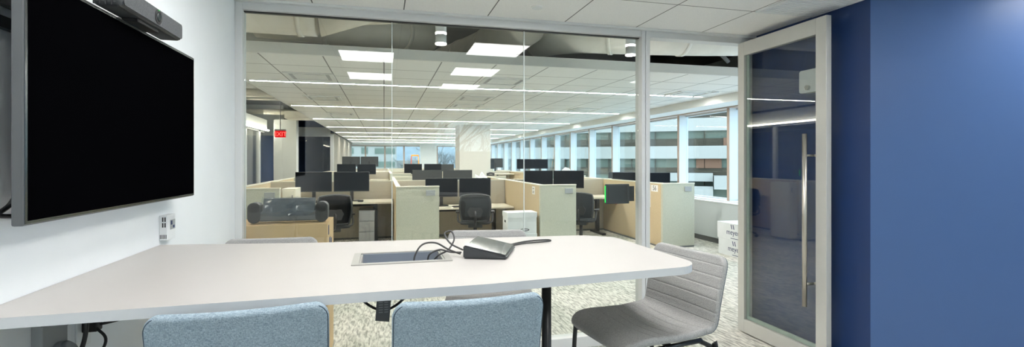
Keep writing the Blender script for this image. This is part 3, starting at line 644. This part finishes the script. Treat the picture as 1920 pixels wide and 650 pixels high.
duct('hanging_hose', [(4.0, 4.45, 3.3), (4.0, 4.5, 2.95), (4.05, 4.52, 2.72), (4.1, 4.5, 3.2)], .018, M['black'], 'black hose looping above the door opening', 'pipes above the corridor')
for i in range(9):
    y = 7.2+1.5*i
    tag(MB().cyl((-7.9, y, 2.95+.1*(i % 3)), (-1.85, y, 2.95+.1*(i % 3)), .03+.05*(i % 3 == 0), n=16).build('ceiling_pipe', M['galv']), 'grey pipe crossing the open ceiling over the left aisle', 'pipe', 'pipes across the open ceiling on the left')
tag(MB().box(-2.75, -1.95, 15.3, 16.1, 2.7, 2.9).build('duct_box', M['galv']), 'boxy grey duct in the open ceiling beyond the exit sign', 'duct')
# ------------------------------------------------------------------ cubicles
H = 1.10
def partition(x0, x1, y0, y1, mat, label, group, plate=None, h=H):
    t = thing('cubicle_partition', ((x0+x1)/2, (y0+y1)/2, 0), label, 'cubicle partition', group); a, b = (x1-x0)/2, (y1-y0)/2
    MB().box(-a, a, -b, b, .03, h-.018, .002).build('fabric_panel', mat, t)
    MB().box(-a-.004, a+.004, -b-.004, b+.004, h-.018, h, .003).build('top_cap', M['cap'], t)
    MB().box(-a+.005, a-.005, -b+.005, b-.005, 0, .03).build('base_rail', M['mgrey'], t)
    if plate is not None:
        MB().box(plate-.075, plate+.06, -b-.012, -b, h-.145, h-.06, .003).build('name_plate', M['lgrey'], t)
    return t
DX = [-2.05, .172, 2.385, 4.55]
nm = ['far left', 'left centre', 'middle', 'right']
pos = ['behind the brown box', 'left of the file boxes', 'left of the mesh chair on the right', 'seen through the open door']
for i, x in enumerate(DX):
    xe = [-1.40, .80, 2.99, 5.16][i]
    partition(x, xe, 7.46, 7.52, M['sage'], 'pale sage cubicle end panel '+pos[i], 'cubicle end panels facing the glass', plate=(xe-x)/2-.12)
    partition(x, x+.06, 7.524, 9.80, M['tan'], 'tan side divider of the first cubicle row running back '+['behind the brown box', 'from the panel left of the file boxes', 'behind the file boxes', 'with the paper number 56'][i], 'cubicle side dividers of the first row')
XB = [-2.05, .17, 2.38, 4.55, 5.68]
for i in range(4):
    partition(XB[i]+.004, XB[i+1]-.004, 9.81, 9.87, M['beige'], 'low beige partition behind the desk of the '+['left', 'centre', 'right centre', 'window side'][i]+' cubicle', 'partitions along the back of the first cubicle row')
for r, (ys, lab) in enumerate(((18.0, 'second'), (26.0, 'third'))):
    for i in range(4):
        partition(XB[i]+.004, XB[i+1]-.004, ys-.03, ys+.03, M['beige'], 'beige spine partition in the %s block of cubicles behind' % lab, 'spine partitions of the %s cubicle block' % lab)
for (ya, yb, lab) in ((9.88, 12.2, 'first'), (15.65, 17.96, 'second'), (18.04, 20.3, 'second'), (23.65, 25.96, 'third')):
    for i, x in enumerate(DX):
        partition(x, x+.06, ya, yb, M['tan'], 'side divider between cubicles in the %s block beyond the first row' % lab, 'distant cubicle side dividers, %s block' % lab)
for (yy, lab) in ((12.24, 'first'), (15.6, 'second'), (20.34, 'second far'), (23.6, 'third')):
    for i, x in enumerate(DX):
        partition(x, [-1.40, .80, 2.99, 5.16][i], yy-.03, yy+.03, M['sage'], 'distant pale end panel of the %s cubicle block' % lab, 'distant cubicle end panels, %s block' % lab)
# cabinet in the left cubicle behind end panel
t = thing('storage_cabinet', (-1.30, 7.75, 0), 'cream storage cabinet next to the end panel behind the brown box', 'cabinet')
MB().box(-.09, .09, -.2, .25, .04, 1.08, .004).build('body', M['worktop'], t); MB().box(-.08, .08, -.215, -.2, .05, 1.06, .003).build('door', M['worktop'], t); MB().box(.045, .055, -.225, -.215, .9, .99).build('handle', M['mgrey'], t)
# desks
def desk(x0, x1, y0, y1, z, label):
    t = thing('desk', ((x0+x1)/2, (y0+y1)/2, 0), label, 'desk', 'desks in the first cubicle row'); a, b = (x1-x0)/2, (y1-y0)/2
    MB().box(-a, a, -b, b, z-.03, z, .003).build('worktop', M['worktop'], t)
    for sx in (-1, 1):
        MB().box(sx*(a-.3)-.035, sx*(a-.3)+.035, -.04, .04, .04, z-.03, .004).build('leg', M['blackm'], t)
        MB().box(sx*(a-.3)-.04, sx*(a-.3)+.04, -b+.05, b-.1, 0, .04, .005).build('foot', M['blackm'], t)
    MB().box(-a+.3, a-.3, -.02, .02, z-.1, z-.04).build('cross_bar', M['blackm'], t)
desk(-1.96, .15, 9.02, 9.79, .752, 'cream desk of the left cubicle carrying two monitors')
desk(.26, 2.36, 9.0, 9.79, .62, 'low cream desk of the centre cubicle beside the file boxes')
desk(2.47, 4.53, 9.02, 9.79, .757, 'cream desk of the right centre cubicle')
desk(4.64, 5.66, 9.02, 9.79, .71, 'short desk of the cubicle by the windows')
t = thing('pedestal_cabinet', (-.28, 9.4, 0), 'light grey pedestal cabinet under the left cubicle desk', 'cabinet')
MB().box(-.15, .12, -.28, .3, .03, .60, .004).build('body', M['lgrey'], t)
for k in range(3): MB().box(-.145, .115, -.295, -.28, .05+k*.185, .22+k*.185, .003).build('drawer', M['lgrey'], t)
def monitor_proto():
    t = thing('monitor', (0, 0, 0), 'x', 'monitor')
    MB().box(-.305, .305, 0, .03, .17, .525, .004).build('housing', M['dgrey'], t)
    MB().box(-.298, .298, -.0015, .0, .186, .519).build('screen', M['screen_g'], t)
    MB().box(-.03, .03, .03, .06, .01, .36, .004).build('stand', M['black'], t)
    MB().box(-.12, .12, -.07, .12, 0, .012, .004).build('base', M['black'], t)
    return t
mp = monitor_proto(); first = True
def monitor(x, y, ztop, rz, label, group):
    global first
    o = mp if first else copy_tree(mp); first = False
    place(o, (x, y, ztop-.525), rz, label, group)
g1 = 'monitors of the first cubicle row'; g2 = 'monitors seen from behind over the first row'; g3 = 'distant monitors'
monitor(-1.215, 9.45, 1.277, 0, 'left black monitor on the left cubicle desk', g1); monitor(-.565, 9.40, 1.277, 0, 'right black monitor on the left cubicle desk, beside a mouse', g1)
monitor(1.06, 9.45, 1.1455, .0, 'left black monitor on the low centre desk, half hidden by end panel', g1); monitor(1.70, 9.43, 1.1455, -.02, 'right black monitor on the low centre desk', g1)
monitor(3.0, 9.50, 1.282, 0, 'left black monitor of the right centre cubicle', g1); monitor(3.59, 9.36, 1.282, -.38, 'angled black monitor of the right centre cubicle', g1)
monitor(5.45, 9.15, 1.235, 0, 'black monitor over the number 56 panel, right of the post', g1); monitor(4.93, 9.52, 1.235, 0, 'black monitor over the number 56 panel, hidden partly by the post', g1)
monitor(1.49, 10.33, 1.285, PI, 'monitor seen from behind over the centre partition, right one', g2); monitor(.87, 10.42, 1.285, PI, 'monitor seen from behind over the centre partition, left one', g2); monitor(5.28, 10.45, 1.22, PI, 'monitor seen from behind near the windows', g2)
monitor(-1.233, 17.7, 1.375, 0, 'distant left monitor of the middle row over the left cubicle', g3); monitor(-.571, 17.55, 1.375, 0, 'distant right monitor of the middle row over the left cubicle', g3)
monitor(-1.13, 18.5, 1.635, PI, 'highest distant left monitor before the far windows', g3); monitor(-.50, 18.4, 1.635, PI, 'highest distant right monitor before the far windows', g3)
monitor(.99, 17.7, 1.375, 0, 'distant monitor left of the pillar, first of three', g3); monitor(1.68, 17.75, 1.375, 0, 'distant monitor left of the pillar, second of three', g3); monitor(2.22, 18.5, 1.36, PI, 'distant monitor half hidden by the pillar', g3)
monitor(4.98, 17.4, 1.545, 0, 'distant monitor right of the pillar, left of a pair', g3); monitor(5.62, 17.6, 1.545, 0, 'distant monitor right of the pillar, right of a pair', g3)
monitor(3.72, 17.5, 1.545, .9, 'distant monitor turned sideways just right of the pillar', g3); monitor(4.1, 18.5, 1.58, PI, 'distant bluish monitor just right of the pillar', g3)
# far desks
for r, ys in enumerate((10.25, 17.6, 18.4, 25.6)):
    for i in range(4):
        a, b = XB[i]+.07, XB[i+1]-.01
        z = [[.745, .76, .745, .695], [.85, .85, 1.02, 1.02], [1.11, .835, 1.055, .75], [.745]*4][r][i]
        if r == 3 and i == 0: a = -1.84
        t = thing('desk', ((a+b)/2, ys, 0), 'distant desk surface of cubicle row %s' % ['behind the first spine', 'in the second block', 'in the second block, far side', 'in the third block'][r], 'desk', 'distant desks, row '+['one', 'two', 'three', 'four'][r])
        MB().box(-(b-a)/2, (b-a)/2, -.345, .34, z-.03, z, .003).build('worktop', M['worktop'], t)
        for sx in (-1, 1): MB().box(sx*.5-.03, sx*.5+.03, -.03, .03, 0, z-.03).build('leg', M['blackm'], t)
# keyboards and mice
def keyboard(x, y, z, rz, label):
    t = thing('keyboard', (x, y, z), label, 'keyboard', rz=rz); MB().box(-.22, .22, -.07, .07, 0, .018, .004).build('base', M['black'], t)
    m = MB()
    for a in range(14):
        for b in range(5): m.box(-.212+a*.0305, -.187+a*.0305, -.062+b*.0255, -.042+b*.0255, .018, .022)
    m.build('keys', M['dgrey'], t)
keyboard(-1.0, 9.16, .7525, 0, 'black keyboard on the left cubicle desk'); keyboard(1.45, 9.15, .6205, .05, 'black keyboard on the low centre desk'); keyboard(3.2, 9.15, .7575, 0, 'black keyboard on the right centre desk')
for x, y, z, l in ((-.40, 9.15, .752, 'black mouse on the left cubicle desk'), (3.60, 9.2, .757, 'black mouse on the right centre desk')):
    t = thing('mouse', (x, y, z), l, 'mouse'); m = MB(); m.box(-.05, .05, -.03, .03, 0.0005, .035, .014, seg=4); m.build('shell', M['black'], t); MB().box(-.002, .002, -.02, .0, .035, .037).build('wheel', M['dgrey'], t)
# lumpy papers on spine
def crumple(name, loc, sx, sy, sz, mat, label, cat, seed):
    random.seed(seed); m = MB(); bmesh.ops.create_icosphere(m.bm, subdivisions=3, radius=1)
    for v_ in m.bm.verts:
        v_.co *= random.uniform(.82, 1.12); v_.co = Vector((v_.co.x*sx, v_.co.y*sy, max(v_.co.z, 0)*sz*(1.2-.6*(v_.co.x+1)/2)))
    o = m.build(name, mat); o.location = loc; return tag(o, label, cat)
crumple('plastic_bundle', (2.05, 10.25, .745), .28, .16, .50, M['wcard'], 'crumpled white plastic bundle over the centre partition', 'bundle', 3)
crumple('plastic_bundle', (4.0, 10.2, .745), .32, .15, .60, M['wcard'], 'crumpled wrapping heaped over the right centre partition', 'bundle', 5)
t = thing('phone', (2.6, 12.24, 1.1), 'small black desk phone on the distant partition beside the pillar', 'phone'); MB().box(-.1, .1, -.03, .03, 0, .04, .01).build('base', M['black'], t); MB().tube([(-.1, 0, .05), (0, 0, .07), (.1, 0, .05)], .02).build('handset', M['black'], t)
# papers on panels
def sign(x, y, z, w, h2, body, size, label, rz=0, mat4=RXZ, vertical=False):
    t = thing('paper_sign', (x, y, z), label, 'sign', 'paper signs on cubicle sides')
    MB().box(-.0012, 0, -w/2, w/2, -h2/2, h2/2).build('sheet', M['paper'], t)
    R = RXZ if not vertical else RXZ @ Matrix.Rotation(PI/2, 4, 'Z')
    text('lettering', body, size, M['inkb'], t, T(-.0016, 0, 0) @ R, .0003)
    return t
sign(4.549, 7.72, 1.0, .22, .115, '56', .115, 'white paper with number 56 on the tan divider')
sign(4.549, 7.975, .86, .24, .40, 'HOTT', .15, 'tall white paper with handwritten letters running up the tan divider', vertical=True)
sign(2.384, 7.82, .99, .16, .13, '51', .11, 'small white number paper on the tan divider above the file boxes', vertical=True)
# office chairs
def make_chair(label):
    t = thing('office_chair', (0, 0, 0), label, 'office chair', 'black mesh office chairs')
    m = MB(); nx, nz = 14, 16; g = []
    for i in range(nx+1):
        r = []
        for k in range(nz+1):
            u_ = i/nx*2-1; v_ = k/nz; wd = .20+.055*math.sin(PI*min(1, v_*.62+.12)) - .03*max(0, v_-.8)*5*.4
            z = .52+.50*v_ - .035*u_*u_*v_; y = .05*math.sin(PI*v_)*-1-.07*v_+.07*u_*u_*.6
            r.append(m.bm.verts.new((u_*wd, y-.22, z)))
        g.append(r)
    for i in range(nx):
        for k in range(nz): m.bm.faces.new((g[i][k], g[i+1][k], g[i+1][k+1], g[i][k+1]))
    rim = [g[i][nz].co.copy() for i in range(nx+1)]+[g[nx][k].co.copy() for k in range(nz-1, -1, -1)]+[g[i][0].co.copy() for i in range(nx-1, -1, -1)]+[g[0][k].co.copy() for k in range(1, nz+1)]
    r_ = bmesh.ops.solidify(m.bm, geom=m.bm.faces[:], thickness=.006)
    bk = m.build('backrest', M['mesh'], t, smooth=True)
    MB().tube(rim, .016, 8, 0).build('backrest_frame', M['dgrey'], bk)
    MB().prism([(-.09, .0), (.09, .0), (.13, .1), (.09, .18), (-.09, .18), (-.13, .1)], 0, .02, M4=T(0, -.285, .60) @ RX90).tube([(0, -.27, .74), (0, -.32, .6), (0, -.2, .45), (0, 0, .42)], .022, 10).build('lumbar_support', M['black'], t)
    MB().prism(rrect(-.25, .25, -.22, .25, .09), .45, .48).build('seat', M['mesh'], t)
    MB().prism(rrect(-.12, .12, -.12, .12, .03), .38, .45).build('mechanism', M['dgrey'], t)
    for sx in (-1, 1):
        MB().tube([(sx*.15, -.2, .47), (sx*.27, -.2, .50), (sx*.29, -.17, .58), (sx*.29, -.1, .655)], .017, 8).build('armrest_support', M['dgrey'], t)
        MB().prism(rrect(sx*.29-.04, sx*.29+.04, -.18, .08, .035), .66, .69).build('armrest', M['black'], t)
    MB().cyl((0, 0, .1), (0, 0, .38), .03).build('gas_column', M['black'], t)
    for k in range(5):
        a = 2*PI*k/5; ca, sa = math.cos(a), math.sin(a)
        MB().tube([(0, 0, .12), (ca*.15, sa*.15, .11), (ca*.3, sa*.3, .075)], .02, 8, 4, rs=(.028, .016)).build('base_leg', M['dgrey'], t)
        MB().cyl((ca*.3-sa*.02, sa*.3+ca*.02, .03), (ca*.3+sa*.02, sa*.3-ca*.02, .03), .03, n=16).build('caster', M['black'], t)
    return t
c1 = make_chair('black mesh office chair in the left cubicle behind the brown box'); place(c1, (-.80, 8.35, 0), .25); c1.scale = (1, 1, .93)
c2 = copy_tree(c1); place(c2, (1.52, 8.42, 0), -.18, 'black mesh office chair at the low centre desk'); c2.scale = (1, 1, .9)
c3 = copy_tree(c1); place(c3, (3.42, 8.3, 0), -.55, 'black mesh office chair in the right centre cubicle below the room tablet'); c3.scale = (1, 1, .9)
# step ladder far away
t = thing('step_ladder', (1.72, 29.0, 0), 'orange step ladder standing before the far windows', 'ladder')
for sx in (-1, 1): MB().tube([(sx*.28, -.1, 0), (sx*.19, 0, 1.78)], .025, 6, 0).tube([(sx*.28, .6, 0), (sx*.19, .05, 1.78)], .02, 6, 0).build('rail', plain('red_rail', (.5, .07, .03), .5) if sx < 0 else M['orange'], t)
for k in range(5): MB().box(-.26+k*.013, .26-k*.013, -.10+k*.018, -.02+k*.018, .3+k*.3, .33+k*.3).build('step', M['lgrey'], t)
MB().box(-.21, .21, -.06, .1, 1.76, 1.84, .01).build('top_cap', M['orange'], t)
# ------------------------------------------------------------------ outdoors
S(B('ground', -260, 260, -260, 260, -8.3, -8.0, M['ground']))
m = MB(); random.seed(21); prev = None
for i in range(41):
    x = -90+6*i; z = 4+5*math.sin(i*.31)+random.uniform(-.8, .8); r_ = [m.bm.verts.new(p) for p in ((x, 128, -8), (x, 150, z), (x, 175, z+9), (x, 230, z+12))]
    if prev: [m.bm.faces.new((prev[k], r_[k], r_[k+1], prev[k+1])) for k in range(3)]
    prev = r_
S(m.build('hillside', plain('hazy_bare_wooded_hillside', (.16, .19, .20), .95, var=.35, vscale=.25)))  # distance haze is mixed into the bluish grey
bo = thing('office_building', (38.8, 54, -8), 'white banded office building across the street from the right windows', 'building', rz=math.atan2(-10, 14.7))
MB().box(-33, 20, 1.0, 12, 0, 22).build('wall', M['bglass'], bo)
z0 = 9.8
for k, (za, zb_) in enumerate(((-1.9, -.3), (1.8, 3.4), (5.3, 6.9), (8.8, 10.4), (12.3, 13.6))):
    if k == 0: MB().box(1.0, 20, -2.5, 1.2, 8+za, 8+zb_).build('spandrel', M['bwhite'], bo)
    else: MB().box(-33, 20, 0, 1.2, 8+za, 8+zb_).build('spandrel', M['bwhite'], bo)
m = MB()
for za in (-.3, 3.4, 6.9): m.box(-33, 20, .8, 1.0, 8+za, 8+za+.95)
m.build('lower_glazing', M['bdark'], bo)
m = MB()
for x in range(-33, 20, 3): m.box(x-.05, x+.05, .7, 1.0, 4, 22)
m.build('glazing_mullion', M['bdark'], bo)
MB().box(2.2, 5.2, .7, .95, 11.4, 12.4).box(-1.0, 2.0, .7, .95, 8.6, 9.8).box(7, 10, .7, .95, 8.8, 9.8).build('terracotta_panel', M['bterra'], bo)
MB().box(-5, .9, -1.5, 1, 7.0, 8.0).box(-3.0, .9, -2.0, 1, 5.2, 6.4).build('lower_roof', M['bwhite'], bo)
bf = thing('office_building', (1.0, 92, -8), 'white office building seen through the far windows', 'building')
MB().box(-10, 1.2, 0, 14, 0, 13.0).box(1.2, 9, 2, 12, 0, 9.6).build('wall', M['bwhite'], bf)
m = MB()
for zz in (3.8, 6.6, 8.4, 10.8): m.box(-9.6, -6.2, -.1, .1, zz, zz+1.0).box(-4.9, -3.8, -.1, .1, zz, zz+1.1).box(-2.6, .9, -.1, .1, zz, zz+1.0)
m.box(-9.6, .8, -.1, .1, 12.1, 12.9).box(2, 8.5, 1.9, 2.1, 7.8, 8.8)
m.build('window', M['bglass'], bf)
def tree_mesh(seed, H_, depth=5):
    random.seed(seed); m = MB()
    def grow(p, d_, L, r, n_):
        q = p+d_*L; m.tube([p, p.lerp(q, .5)+Vector((random.uniform(-1, 1), random.uniform(-1, 1), 0))*L*.05, q], r, 5 if n_ > 2 else 3, 0, rs=(r, r*.62))
        if n_ == 0: return
        for _ in range(3 if n_ > 1 else 4):
            nd = (d_+Vector((random.uniform(-1, 1), random.uniform(-1, 1), random.uniform(-.25, .6)))*.75).normalized()
            grow(q-d_*L*random.uniform(0, .35), nd, L*random.uniform(.62, .82), r*.6, n_-1)
    grow(Vector((0, 0, 0)), Vector((0, 0, 1)), H_*.3, H_*.012, depth)
    return m
trees = []
for i in range(3):
    t = thing('bare_tree', (0, 0, 0), 'x', 'tree'); tree_mesh(10+i, 15).build('trunk_and_branches', M['bark'], t); trees.append(t)
spots = [(9.0, 72), (12.5, 78), (6.2, 80), (15.5, 70), (11, 90), (7.5, 95)]
backs = [(1.5, -13), (6.5, -14), (-2.5, -18), (4.4, -22), (10, -20), (1.0, -27)]
random.seed(8); used = [False]*3
def put_tree(x, y, i, label, grp, sc=1):
    k = i % 3; o = trees[k] if not used[k] else copy_tree(trees[k]); used[k] = True
    place(o, (x, y, -8), random.uniform(0, 6), label, grp); o.scale = (sc, sc, sc)
for i, (x, y) in enumerate(spots): put_tree(x, y, i, 'bare winter tree outside the far windows left of the pillar', 'bare trees outside the far windows', 1.0)
for i, (x, y) in enumerate(backs): put_tree(x, y, i, 'bare winter tree outside the window behind the viewer, mirrored in the glass', 'bare trees outside the rear window', 1.0)
# ------------------------------------------------------------------ world, camera, view
wd_ = bpy.data.worlds.new('sky'); bpy.context.scene.world = wd_; wd_.use_nodes = True; nt = wd_.node_tree
bgn = nt.nodes['Background']; tcn = nt.nodes.new('ShaderNodeTexCoord'); sp = nt.nodes.new('ShaderNodeSeparateXYZ'); nt.links.new(tcn.outputs['Generated'], sp.inputs[0])
rp = nt.nodes.new('ShaderNodeValToRGB'); nt.links.new(sp.outputs['Z'], rp.inputs[0])
rp.color_ramp.elements[0].position = .0; rp.color_ramp.elements[0].color = (.84, .93, 1, 1); rp.color_ramp.elements[1].position = .7; rp.color_ramp.elements[1].color = (.66, .81, 1, 1)
nt.links.new(rp.outputs[0], bgn.inputs[0]); bgn.inputs[1].default_value = 2.9
cam = bpy.data.cameras.new('camera'); co = bpy.data.objects.new('camera', cam); C.objects.link(co)
cam.sensor_width = 36; cam.lens = 36*930/1920; cam.shift_y = -23/1920; cam.clip_start = .02; cam.clip_end = 600
co.location = (0, 0, HC); co.rotation_euler = (PI/2, 0, -math.atan(240/930))
sc = bpy.context.scene; sc.camera = co
sc.view_settings.view_transform = 'Standard'; sc.view_settings.look = 'None'; sc.view_settings.gamma = 1; sc.view_settings.exposure = .95
sc.view_settings.use_curve_mapping = False
sc.cycles.use_denoising = True
try: sc.cycles.denoiser = 'OPENIMAGEDENOISE'
except Exception: pass
sc.cycles.max_bounces = 12; sc.cycles.diffuse_bounces = 8; sc.cycles.glossy_bounces = 4; sc.cycles.transparent_max_bounces = 24
sc.cycles.sample_clamp_indirect = 6; sc.cycles.caustics_reflective = False; sc.cycles.caustics_refractive = False
